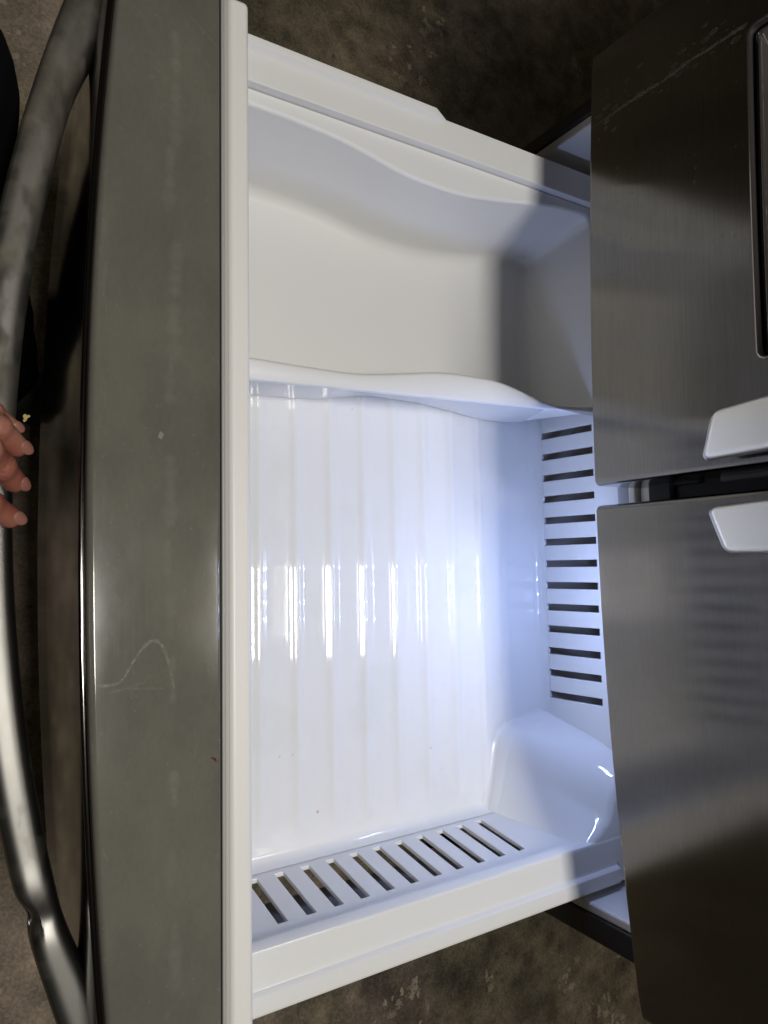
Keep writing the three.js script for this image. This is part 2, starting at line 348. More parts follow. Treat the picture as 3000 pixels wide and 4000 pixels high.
{
  // left door with the dispenser recess cut out
  let g = planSolid(doorOutline(DX0, DX1), DY0, DY1, 0.003, 0.5);
  const cutS = new THREE.Shape(); const rx0 = -0.366, rx1 = -0.0895, ry0 = 0.8865, ry1 = 1.30, rr = 0.008;
  cutS.moveTo(rx0 + rr, ry0); cutS.lineTo(rx1 - rr, ry0); cutS.absarc(rx1 - rr, ry0 + rr, rr, -Math.PI / 2, 0); cutS.lineTo(rx1, ry1 - rr); cutS.absarc(rx1 - rr, ry1 - rr, rr, 0, Math.PI / 2);
  cutS.lineTo(rx0 + rr, ry1); cutS.absarc(rx0 + rr, ry1 - rr, rr, Math.PI / 2, Math.PI); cutS.lineTo(rx0, ry0 + rr); cutS.absarc(rx0 + rr, ry0 + rr, rr, Math.PI, Math.PI * 1.5);
  const cg = new THREE.ExtrudeGeometry(cutS, { depth: 0.2, bevelEnabled: false, curveSegments: 6 }); cg.translate(0, 0, -0.058);
  const ev = new Evaluator(); ev.attributes = ['position', 'normal']; ev.useGroups = false;
  const A = new Brush(g), B = new Brush(cg); A.updateMatrixWorld(); B.updateMatrixWorld();
  g = ev.evaluate(A, B, SUBTRACTION).geometry;
  uvBy(g, (x, y) => [(x - DX0) / (DX1 - DX0), (y - DY0) / (DY1 - DY0)]);
  const left = mesh('door', g, M.leftDoor, fridge, 'left door with the recessed dispenser and a dusty drip streak');
  // bezel frame round the recess, a dark joint and the inner lip
  const ring = (o, w, z0, z1) => {                      // closed ring following the curved door face
    const path = [], R = rr + Math.max(0, -o);
    const X0 = rx0 + o, X1 = rx1 - o, Y0 = ry0 + o, Y1 = ry1 - o, r2 = Math.max(0.003, rr - o);
    const corner = (cx, cy, a0) => { for (let k = 0; k <= 6; k++) { const a = a0 + k / 6 * Math.PI / 2; path.push([cx + r2 * Math.cos(a), cy + r2 * Math.sin(a), Math.cos(a), Math.sin(a)]); } };
    const line = (n, ax, ay, bx, by, nx, ny) => { for (let k = 1; k < n; k++) path.push([mix(ax, bx, k / n), mix(ay, by, k / n), nx, ny]); };
    corner(X1 - r2, Y0 + r2, -Math.PI / 2); line(6, X1, Y0 + r2, X1, Y1 - r2, 1, 0); corner(X1 - r2, Y1 - r2, 0); line(14, X1 - r2, Y1, X0 + r2, Y1, 0, 1);
    corner(X0 + r2, Y1 - r2, Math.PI / 2); line(6, X0, Y1 - r2, X0, Y0 + r2, -1, 0); corner(X0 + r2, Y0 + r2, Math.PI); line(14, X0 + r2, Y0, X1 - r2, Y0, 0, -1);
    const sec = [[0, z0], [w * 0.15, z1 - w * 0.15], [w * 0.5, z1], [w * 0.85, z1 - w * 0.15], [w, z0]];
    const loops = sec.map(([d, z]) => path.map(([x, y, nx, ny]) => [x - nx * d, y - ny * d, doorZ(x) + z]));
    return loft(loops, { crease: 0.8 });
  };
  mesh('dispenser_bezel', ring(-0.0006, 0.0034, -0.004, 0.0022), M.bezel, left);
  mesh('dispenser_frame', join(ring(0.003, 0.0055, -0.012, -0.0035)), M.dark, left);
  mesh('dispenser_lip', ring(0.0078, 0.0022, -0.012, -0.0005), M.bezel, left);
  const dust = dataTex(512, 512, (u, v) => {
    const a = fbm(u * 9, v * 9, 9, 6), b = fbm(u * 30 + 5, v * 30, 30, 4), c = smooth(0.56, 0.66, fbm(u * 22 + 3, v * 10 + 40, 22, 5)), l = 1 - smooth(0, 0.035, Math.abs(fbm(u * 12 + 11, v * 12, 12, 4) - 0.5));
    const k = 0.38 + (a - 0.5) * 0.5 + (b - 0.5) * 0.3 - c * 0.14 + l * 0.16;
    return [k * 1.03, k * 0.95, k * 0.82];
  }, true);
  const dustM = new THREE.MeshStandardMaterial({ map: dust, roughness: 0.85, bumpMap: dust, bumpScale: 0.0006 });
  // recess: sloping dusty floor, splayed side walls, back
  const zb = -0.052;
  const P = (x, y, z) => [x, y, z];
  const q = (a, b, c, d, n = 10) => sheet(n, n, (u, v) => [0, 1, 2].map((k) => mix(mix(a[k], b[k], u), mix(d[k], c[k], u), v)));
  const fl = q(P(rx0 + 0.0098, ry0 + 0.0098, doorZ(rx0) - 0.001), P(rx1 - 0.0098, ry0 + 0.0098, doorZ(rx1) - 0.001), P(rx1 - 0.03, ry0 + 0.006, zb), P(rx0 + 0.03, ry0 + 0.006, zb), 20);
  uvBy(fl, (x, y, z) => [x * 4.2, z * 4.2]);
  const tray = mesh('drip_tray', fl, dustM, left);
  const sideWalls = join(
    q(P(rx0 + 0.0098, ry0 + 0.0098, doorZ(rx0) - 0.001), P(rx0 + 0.03, ry0 + 0.006, zb), P(rx0 + 0.03, ry1 - 0.01, zb), P(rx0 + 0.0098, ry1 - 0.0098, doorZ(rx0) - 0.001)),
    q(P(rx1 - 0.03, ry0 + 0.006, zb), P(rx1 - 0.0098, ry0 + 0.0098, doorZ(rx1) - 0.001), P(rx1 - 0.0098, ry1 - 0.0098, doorZ(rx1) - 0.001), P(rx1 - 0.03, ry1 - 0.01, zb)),
    q(P(rx0 + 0.03, ry0 + 0.006, zb), P(rx1 - 0.03, ry0 + 0.006, zb), P(rx1 - 0.03, ry1 - 0.01, zb), P(rx0 + 0.03, ry1 - 0.01, zb)));
  mesh('dispenser_recess', sideWalls, new THREE.MeshStandardMaterial({ color: C(0.07, 0.066, 0.062), roughness: 0.5 }), left);
  // dusty rim line along the fold and a rounded bump in the tray's near corner
  const seam = new THREE.TubeGeometry(new THREE.LineCurve3(new THREE.Vector3(rx0 + 0.0105, ry0 + 0.0102, doorZ(rx0) - 0.001), new THREE.Vector3(rx0 + 0.0305, ry0 + 0.0065, zb)), 8, 0.0014, 8);
  mesh('recess_edge', indexless(seam), M.bezel, left);
  doorHandle(left, -1);
  mesh('door_gasket', box(-0.43, -0.03, 0.735, 1.74, -0.068, -0.0615, 0.002), M.gasket, left);

  const gr = planSolid(doorOutline(0.0094, 0.4925), DY0, DY1, 0.003, 0.5);
  uvBy(gr, (x, y) => [x / 0.2, y / 0.2]);
  const right = mesh('door', gr, M.doorSteel, fridge, 'right door, plain brushed steel');
  doorHandle(right, 1);
  mesh('door_gasket', box(0.03, 0.445, 0.735, 1.74, -0.068, -0.0615, 0.002), M.gasket, right);
}

// drawer front ------------------------------------------------------------------
const TOP = 0.667;
const frontZ = (x) => 0.453 - 0.12 * x * x;
{
  const XL = -0.4525, XR = 0.488;
  const curve = (x0, x1, off, n = 40) => { const o = []; for (let i = 0; i <= n; i++) { const x = mix(x0, x1, i / n); o.push([x, frontZ(x) + off]); } return o; };
  // steel face: a curved sheet 7 mm thick, its rolled top edge standing beside the cap
  const face = planSolid([...curve(XL, XR, 0), ...curve(XL, XR, -0.0045).reverse()], 0.405, TOP + 0.001, 0.0018, 0.6);
  uvBy(face, (x, y) => [x, y]);
  const drawer = mesh('drawer_front', face, M.frontSteel, fridge, 'dark glossy steel front of the open freezer drawer');
  // grey painted body and top cap
  const marks = dataTex(2048, 512, (() => {
    const W = 2048, H = 512, a = new Float32Array(W * H), rust = new Float32Array(W * H);
    const px = (x) => (x - XL) / (XR - XL) * W, pz = (z) => (z - 0.34) / 0.12 * H;
    const stroke = (pts0, w, s, ragged = 0.5) => {
      let pts = pts0;
      if (pts0.length > 2) { pts = []; for (let i = 0; i < pts0.length - 1; i++) { const A = pts0[Math.max(0, i - 1)], B = pts0[i], Cc = pts0[i + 1], D = pts0[Math.min(pts0.length - 1, i + 2)]; for (let k = 0; k < 8; k++) { const t = k / 8; pts.push([0, 1].map((q) => 0.5 * (2 * B[q] + (Cc[q] - A[q]) * t + (2 * A[q] - 5 * B[q] + 4 * Cc[q] - D[q]) * t * t + (3 * B[q] - A[q] - 3 * Cc[q] + D[q]) * t ** 3) + (nz(i * 3.1 + k * 0.9 + q * 7, w * 9) - 0.5) * 0.0008)); } } pts.push(pts0[pts0.length - 1]); }
      for (let i = 0; i < pts.length - 1; i++) {
        const [xa, za] = pts[i], [xb, zb] = pts[i + 1], L = Math.hypot(px(xb) - px(xa), pz(zb) - pz(za)), n = Math.ceil(L);
        for (let k = 0; k < n; k++) {
          const t = k / n, cx = mix(px(xa), px(xb), t), cz = mix(pz(za), pz(zb), t), ww = w * (0.5 + nz(cx * 0.09, cz * 0.09) * 1.1), st = s * (1 - ragged + ragged * 1.6 * nz2(cx * 0.2, cz * 0.2 + 9));
          for (let j = Math.floor(cz - ww * 2.4); j <= cz + ww * 2.4; j++) for (let i2 = Math.floor(cx - ww); i2 <= cx + ww; i2++) {
            if (i2 < 0 || j < 0 || i2 >= W || j >= H) continue;
            const d = Math.hypot(i2 - cx, (j - cz) / 2) / ww; if (d < 1) a[j * W + i2] = Math.max(a[j * W + i2], st * (1 - d * d) * (0.55 + 0.45 * nz(i2 * 0.6, j * 0.5)));
          }
        }
      }
    };
    // arc scratch, fuzz and streaks where the photograph has them
    stroke([[0.141, 0.440], [0.140, 0.425], [0.128, 0.417], [0.117, 0.409], [0.113, 0.402], [0.117, 0.396], [0.130, 0.391], [0.150, 0.387]], 2.8, 0.55, 0.95);
    stroke([[0.146, 0.430], [0.142, 0.41], [0.138, 0.404]], 2.0, 0.32, 0.9);
    stroke([[0.150, 0.444], [0.170, 0.443], [0.20, 0.441]], 2.0, 0.25, 0.9);
    stroke([[0.145, 0.419], [0.146, 0.405], [0.1475, 0.395]], 2.6, 0.22, 0.9);
    for (let k = 0; k < 26; k++) { const z = 0.402 + rnd() * 0.045, x = 0.065 + rnd() * 0.03; stroke([[x, z], [x + 0.03 + rnd() * 0.06, z - 0.0005]], 0.9, 0.05 + rnd() * 0.07, 0.5); }
    for (let k = 0; k < 14; k++) { const x = -0.38 + k * 0.056 + rnd() * 0.03, z = 0.389 + (rnd() - 0.5) * 0.006; stroke([[x, z], [x + 0.02 + rnd() * 0.03, z + (rnd() - 0.5) * 0.003]], 6 + rnd() * 6, 0.12 + rnd() * 0.10, 0.95); }
    for (let k = 0; k < 60; k++) { const x = -0.42 + rnd() * 0.86, z = 0.355 + rnd() * 0.09; stroke([[x, z], [x + (rnd() - 0.5) * 0.02, z + (rnd() - 0.5) * 0.008]], 0.8 + rnd() * 0.8, 0.08 + rnd() * 0.2, 0.95); }
    for (let k = 0; k < 240; k++) { const x = -0.44 + rnd() * 0.9, z = 0.352 + rnd() * 0.095; stroke([[x, z], [x + 0.0006, z]], 0.8 + rnd(), 0.12 + rnd() * 0.35, 0.2); }
    for (let k = 0; k < 40; k++) { const x = -0.43 + rnd() * 0.55, z = 0.436 + rnd() * 0.006; stroke([[x, z], [x + 0.006 + rnd() * 0.012, z + (rnd() - 0.5) * 0.003]], 1.4, 0.08 + rnd() * 0.14, 0.9); }
    { const o = []; for (let k = 0; k <= 20; k++) { const t = k / 20 * Math.PI * 2; o.push([-0.294 + Math.cos(t) * 0.0035, 0.3885 + Math.sin(t) * 0.0035]); } stroke(o, 1.3, 0.2, 0.3); }
    stroke([[-0.372, 0.378], [-0.358, 0.361], [-0.352, 0.354]], 1.3, 0.25, 0.6);
    for (let j = -11; j <= 11; j++) for (let i = -7; i <= 7; i++) { const u = i * 0.8 + j * 0.28, v = j * 0.45 - i * 0.35; if (Math.abs(u) < 5 && Math.abs(v) < 3.4) { const I = Math.round(px(-0.036)) + i, J = Math.round(pz(0.3975)) + j; a[J * W + I] = Math.max(a[J * W + I], 0.55 + 0.25 * nz(i * 0.9 + 20, j * 0.9 + 20)); } }
    for (let j = -18; j <= 18; j++) for (let i = -9; i <= 9; i++) { const d = Math.hypot((i + j * 0.28) / 3.2, j / 12 ) + (nz(i * 0.5 + 30, j * 0.4 + 30) - 0.5); if (d < 0.75) rust[(Math.round(pz(0.3575)) + j) * W + Math.round(px(0.203)) + i] = 0.9; }
    return (u, v, i, j) => {
      const m = a[j * W + i], r = rust[j * W + i];
      const c = fbm(u * 14, v * 3 + 3, 16, 5) - 0.5, f = (nz2(u * 250, v * 60) - 0.5) * 0.012;
      let R = 0.384 + c * 0.09 + f, G = 0.377 + c * 0.075 + f, B = 0.343 + c * 0.065 + f;
      R = mix(R, 0.63, m * 0.75); G = mix(G, 0.625, m * 0.75); B = mix(B, 0.59, m * 0.75);
      R = mix(R, 0.33, r); G = mix(G, 0.16, r); B = mix(B, 0.11, r);
      return [R, G, B];
    };
  })(), true, false);
  const capMat = new THREE.MeshPhysicalMaterial({ map: marks, roughness: 0.15, roughnessMap: dataTex(512, 128, (u, v) => { const r = 0.75 + (fbm(u * 16, v * 4, 16, 5) - 0.5) * 0.9; return [r, r, r]; }, false, false) });
  // profile of the cap across z: groove, rounded shoulder, flat, fall to the gasket; swept along x
  const zIn = 0.3515, capProf = [[1, -0.26], [1, -0.012], [1, -0.0062], [0.997, -0.0042], [0.988, -0.0022], [0.974, -0.0009], [0.964, -0.0003], [0.955, 0], [0.948, 0], [0.93, 0], [0.6, 0], [0.3, 0], [0.06, 0], [0.045, 0], [0.036, 0], [0.030, -0.0002], [0.02, -0.0009], [0.008, -0.0021], [0.001, -0.0036], [0, -0.0055], [0, -0.26]];
  const cap = sheet(60, capProf.length - 1, (u, v) => {
    const x = mix(XL + 0.003, XR - 0.003, u), [f, y] = capProf[Math.round(v * (capProf.length - 1))], z1 = frontZ(x) - 0.0052;
    return [x, TOP + 0.0012 + y, mix(zIn, z1, f)];
  }, 0.6);
  uvBy(cap, (x, y, z) => [(x - XL) / (XR - XL), (z - 0.34) / 0.12]);
  capMat.side = THREE.DoubleSide;
  mesh('top_cap', cap, capMat, drawer, 'scuffed olive grey top edge of the drawer front');
  mesh('trim_bead', box(XL + 0.006, XR - 0.006, 0.42, TOP - 0.0005, 0.3482, 0.3508, 0.0012), M.bead, drawer);
  mesh('gasket', join(box(-0.43, 0.468, 0.43, TOP - 0.003, 0.344, 0.3477, 0.001)), M.gasket, drawer);
  // white inner panel
  mesh('inner_panel', join(box(-0.404, 0.448, 0.615, TOP - 0.0015, 0.3265, 0.3445, 0.0045), box(-0.404, 0.448, 0.44, 0.62, 0.3415, 0.3443, 0.001)), M.liner, drawer);

  // bowed drawer handle with its dent
  const loops = [], N = 300;
  const zo = (x) => 0.519 - (x < 0 ? 0.385 : 0.42) * x * x, zi = (x) => 0.489 - 0.385 * x * x - 0.01 * smooth(0.3, 0.4, Math.abs(x));
  for (let i = 0; i <= N; i++) {
    const x = mix(-0.425, 0.425, i / N), s = Math.abs(x);
    let z1 = zo(x), z0 = Math.min(zi(x), z1 - 0.018);
    const dent = Math.exp(-(((x - 0.307) / 0.011) ** 2)), step = smooth(0.298, 0.312, x);
    z1 += -0.0042 * dent - 0.0012 * step;
    const yt = 0.622 - 0.003 * dent + 0.0012 * Math.exp(-(((x - 0.285) / 0.014) ** 2)) - 0.001 * step, yb = 0.583;
    const w = (z1 - z0) / 2, h = (yt - yb) / 2, cz = (z1 + z0) / 2, cy = (yt + yb) / 2, l = [];
    const M2 = 72;
    for (let k = 0; k < M2; k++) {
      const a = k / M2 * Math.PI * 2, c = Math.cos(a), sn = Math.sin(a), e = 0.62;
      let pz = cz + w * Math.sign(c) * Math.abs(c) ** e, py = cy + h * Math.sign(sn) * Math.abs(sn) ** e;
      if (c > 0.2 && sn > 0.1) { py -= 0.0032 * dent * c; pz -= 0.001 * dent; }
      l.push([x, py, pz]);
    }
    loops.push(l);
  }
  const hg = loft(loops, { capA: true, capB: true, crease: 1.0, flip: true });
  uvBy(hg, (x, y, z) => [(x + 0.43) / 0.86, (y - 0.55 + (z - 0.42) * 1.2) / 0.25]);
  const HW = 1024, HH = 256;
  const dirtF = (u, v) => {
    const left = 1 - smooth(0.36, 0.50, u);
    const d = fbm(u * 12, v * 5 + 2, 16, 5), e = fbm(u * 30 + 9, v * 12, 32, 4);
    return clamp((0.15 + smooth(0.42, 0.58, d) * 0.75 + smooth(0.54, 0.62, e) * 0.2) * left + smooth(0.66, 0.72, e) * 0.08, 0, 1);
  };
  const hMap = dataTex(HW, HH, (u, v) => { const d = dirtF(u, v), n = fbm(u * 40, v * 20, 40, 4) - 0.5; return [mix(0.47, 0.30 + n * 0.30, d), mix(0.46, 0.278 + n * 0.29, d), mix(0.44, 0.24 + n * 0.25, d)]; }, true, false);
  const hRM = dataTex(HW, HH, (u, v) => { const d = dirtF(u, v); return [1, 0.43 + d * 0.4 + (fbm(u * 20, v * 10, 20, 4) - 0.5) * 0.12, 1 - d * 0.85]; }, false, false);
  mesh('drawer_handle', hg, new THREE.MeshPhysicalMaterial({ metalness: 1, roughness: 1, map: hMap, roughnessMap: hRM, metalnessMap: hRM, anisotropy: 0.3 }), drawer, 'bowed steel drawer handle, dusty at one end and dented near the other');
}

// ---------------------------------------------------------------- freezer basket
const basket = thing('freezer_basket', 'glossy white plastic freezer basket with slotted rear and side walls', 'basket');
const FY = 0.505, RY = 0.627;
const RX_B = 0.3595, RX_T = 0.3745;                    // right wall, floor and rim
const RZ_B = -0.131, RZ_T = -0.146;                    // rear wall
{
  // floor with low cross ribs and coves that turn up into the walls
  const ribs = []; for (let k = 0; k < 9; k++) ribs.push(0.2565 - 0.0413 * k);
  const cove = (d, r) => (d < r ? r - Math.sqrt(Math.max(0, r * r - (r - d) * (r - d))) : 0);
  const zs = []; for (let i = 0; i <= 900; i++) zs.push(mix(0.318, RZ_B - 0.0005, i / 900));
  const xs = []; for (let i = 0; i <= 60; i++) xs.push(mix(-0.368, 0.335, i / 60)); for (let i = 1; i <= 12; i++) xs.push(0.335 + (RX_B + 0.0005 - 0.335) * i / 12);
  const floorY = (x, z) => {
    let y = FY;
    const ends = smooth(-0.36, -0.33, x) * (1 - smooth(0.318, 0.342, x));
    for (const r of ribs) { const d = (z - r) / 0.0066; if (Math.abs(d) < 3.2) y += 0.0026 * Math.exp(-d * d) * ends * (z > -0.07 ? 1 : 0.4); }
    y += cove(z - RZ_B, 0.012);
    y += cove(RX_B - x, 0.012);
    y += cove(0.318 - z, 0.01) + cove(x + 0.368, 0.012);
    return y;
  };
  const fg = sheet(zs.length - 1, xs.length - 1, (u, v) => { const z = zs[Math.round(u * (zs.length - 1))], x = xs[Math.round(v * (xs.length - 1))]; return [x, floorY(x, z), z]; }, 1.2);
  M.white.side = THREE.DoubleSide; M.tray.side = THREE.DoubleSide;
  uvBy(fg, (x, y, z) => [(x + 0.37) / 0.74, (z + 0.14) / 0.47]);
  const spots = []; for (let k = 0; k < 14; k++) spots.push([0.34 + rnd() * 0.62, 0.1 + rnd() * 0.85, 0.0010 + rnd() ** 2 * 0.0016, 0.08 + rnd() * 0.18]);
  spots.push([0.93, 0.71, 0.0026, 0.45], [0.845, 0.80, 0.0018, 0.25], [0.845, 0.77, 0.0018, 0.2]);
  const floorMap = dataTex(1024, 1024, (u, v) => {
    let m = smooth(0.55, 0.72, fbm(u * 10, v * 7, 10, 5)) * 0.015;
    let b = 0; for (const [x, z, r, a] of spots) { const d = Math.hypot(u - x, (v - z) * 0.7) / r; if (d < 1) b = Math.max(b, a * (1 - d * d)); }
    return [0.877 - m - b * 0.45, 0.874 - m - b * 0.5, 0.863 - m * 1.2 - b * 0.62];
  }, true, false);
  const floorM = M.white.clone(); floorM.color = C(1, 1, 1); floorM.map = floorMap;
  mesh('basket_floor', fg, floorM, basket);
  // slotted walls: a sheet with holes, 3 mm thick, tilted
  const slotted = (len, hgt, slots, th) => {
    const s = new THREE.Shape([[0, 0], [len, 0], [len, hgt], [0, hgt]].map((p) => new THREE.Vector2(...p)));
    for (const [a, b, y0, y1] of slots) s.holes.push(new THREE.Path([[a, y0], [a, y1], [b, y1], [b, y0]].map((p) => new THREE.Vector2(...p))));
    return new THREE.ExtrudeGeometry(s, { depth: th, bevelEnabled: true, bevelThickness: 0.0005, bevelSize: 0.0005, bevelOffset: -0.0005, bevelSegments: 2 });
  };
  // rear wall: x from -0.368 to 0.30
  const rear = [];
  { const n = 14, x0 = -0.1290, x1 = 0.2320; for (let k = 0; k < n; k++) { const x = mix(x0, x1, k / (n - 1)); rear.push([x + 0.368 - 0.0043, x + 0.368 + 0.0043, 0.0115, 0.0895]); } 
    for (let k = 1; k < 9; k++) { const x = x0 - k * (x1 - x0) / 13; rear.push([x + 0.368 - 0.0043, x + 0.368 + 0.0043, 0.0115, 0.0895]); } }
  const wg = slotted(0.368 + 0.372, 0.1225, rear, 0.003);
  wg.rotateX(-Math.atan2(RZ_B - RZ_T, RY - FY)); wg.translate(-0.368, FY - 0.0005, RZ_B - 0.003);
  mesh('rear_wall', wg, M.white, basket, 'rear wall with a row of upright slots');
  // right wall: runs along z from 0.32 back to -0.13; local x = distance from the front
  const side = [];
  for (let k = 0; k < 11; k++) { const z = mix(0.2735, -0.0035, k / 10); side.push([0.32 - z - 0.0048, 0.32 - z + 0.0048, 0.019, 0.0935]); }
  const sg = slotted(0.45, 0.123, side, 0.0035);
  sg.rotateX(Math.atan2(RX_T - RX_B, RY - FY));
  sg.rotateY(-Math.PI / 2 + Math.PI);                   // local x -> -z
  sg.translate(RX_B, FY - 0.0003, 0.32);
  mesh('side_wall', sg, M.white, basket, 'side wall with a row of slots by the floor');
  mesh('side_wall', box(-0.372, -0.3685, FY - 0.002, RY - 0.006, -0.14, 0.318, 0.001), M.white, basket, 'closed side wall under the tray');
  const front = []; for (let k = -4; k < 17; k++) { const x = -0.129 + 0.02777 * k; front.push([x + 0.368 - 0.0058, x + 0.368 + 0.0058, 0.004, 0.108]); }
  const fw = slotted(0.742, 0.1195, front, 0.003); fw.translate(-0.368, FY - 0.0005, 0.3150);
  mesh('front_wall', fw, M.white, basket, 'front wall with upright slots');
  // raised corner housing in the rear corner: lofted rounded bulge
  const hump = []; const HN = 120;
  const level = (t) => {                                // t 0 floor .. 1 rim
    const l = [], zf = mix(-0.030, -0.066, t), zl = mix(-0.047, -0.112, t), xl = mix(0.262, 0.292, t), xr = mix(RX_B + 0.004, RX_T + 0.004, t), zb = -0.150;
    const r = mix(0.032, 0.058, t);
    for (let i = 0; i <= HN; i++) {
      const s = i / HN;
      if (s < 0.55) { const q = s / 0.55; l.push([mix(xr, xl + r, q), 0, mix(zf, zl, q)]); }
      else if (s < 0.8) { const a = (s - 0.55) / 0.25 * 1.35; l.push([xl + r - r * Math.sin(a), 0, zl - r + r * Math.cos(a)]); }
      else { const q = (s - 0.8) / 0.2, ex = xl + r - r * Math.sin(1.35), ez = zl - r + r * Math.cos(1.35); l.push([mix(ex, ex - 0.014, q * q), 0, mix(ez, zb, q)]); }
    }
    for (let it = 0; it < 70; it++) { const c = l.map((p) => p.slice()); for (let i = 1; i < l.length - 1; i++) { l[i][0] = (c[i - 1][0] + c[i][0] * 2 + c[i + 1][0]) / 4; l[i][2] = (c[i - 1][2] + c[i][2] * 2 + c[i + 1][2]) / 4; } }
    const y = mix(FY + 0.0006, RY - 0.0006, t);
    return l.map((p) => [p[0], y, p[2]]);
  };
  const out = (l, d) => l.map((p, i) => { const a = l[Math.max(0, i - 1)], b = l[Math.min(l.length - 1, i + 1)], tx = b[0] - a[0], tz = b[2] - a[2], L = Math.hypot(tx, tz) || 1; return [p[0] + tz / L * d, p[1], p[2] - tx / L * d]; });
  const cR = 0.007, base = level(0);
  for (let k = 0; k <= 6; k++) { const a = k / 6 * Math.PI / 2; hump.push(out(base, cR * (1 - Math.sin(a))).map((p) => [p[0], FY + 0.0006 + cR * (1 - Math.cos(a)), p[2]])); }
  for (let k = 1; k <= 48; k++) hump.push(level(mix(0.09, 0.95, k / 48)));
  for (let k = 1; k <= 5; k++) { const a = k / 5 * Math.PI / 2; hump.push(out(level(0.95 + 0.05 * Math.sin(a)), -0.006 * (1 - Math.cos(a)))); }
  hump.push(out(level(1), -0.006).map((p) => [p[0], RY - 0.0006, -0.160]));
  mesh('corner_housing', loft(hump, { closed: false, crease: 0.9 }), M.white, basket, 'raised rounded corner');
  // rim flanges
  const bar = (prof, z0, z1, taper) => {                // profile [x,y] swept along z
    const n = 30; const loops = []; for (let i = 0; i <= n; i++) { const z = mix(z0, z1, i / n); loops.push(prof(z).map(([x, y]) => [x, y, z])); }
    return loft(loops, { capA: true, capB: true, crease: 0.55, flip: false });
  };
  const rimL = (z) => { const q = smooth(0.098, 0.112, z), h = 0.0058 * q, o = mix(-0.4005, -0.405, q);
    return [[o, RY - 0.014], [o, RY + h - 0.001], [o + 0.001, RY + h], [mix(o + 0.0015, -0.3985, q), RY + h], [mix(o + 0.002, -0.3970, q), RY + h * 0.92], [mix(o + 0.0025, -0.3942, q), RY + h * 0.16], [mix(o + 0.003, -0.3930, q), RY], [-0.3920, RY], [-0.3676, RY], [-0.3668, RY], [-0.3660, RY - 0.0003], [-0.3658, RY - 0.0011], [-0.3658, RY - 0.002], [-0.3658, RY - 0.014]]; };
  const rimR = (z) => [[0.3700, RY - 0.012], [0.3712, RY - 0.0025], [0.3725, RY - 0.0006], [0.3745, RY], [0.3752, RY], [0.3990, RY], [0.4010, RY], [0.4022, RY + 0.0004], [0.4048, RY + 0.0038], [0.4056, RY + 0.0043], [0.4062, RY + 0.0043], [0.4182, RY + 0.0043], [0.4190, RY + 0.0042], [0.4206, RY + 0.0034], [0.4212, RY + 0.002], [0.4212, RY - 0.014]];
  const rimRb = (z) => rimR(z).map(([x, y]) => [x, Math.min(y, RY)]);
  mesh('rim', join(box(0.4165, 0.4195, 0.462, RY - 0.010, -0.16, 0.322, 0.001), bar(rimL, 0.3235, -0.165), bar(rimR, 0.3235, -0.118), bar(rimRb, -0.118, -0.165),
    box(-0.366, 0.372, RY - 0.006, RY - 0.0003, -0.166, RZ_T - 0.0005, 0.0015), box(-0.366, 0.372, RY - 0.012, RY - 0.0004, 0.3165, 0.3238, 0.002)), M.white, basket, 'flat stepped rim running round the basket');
}

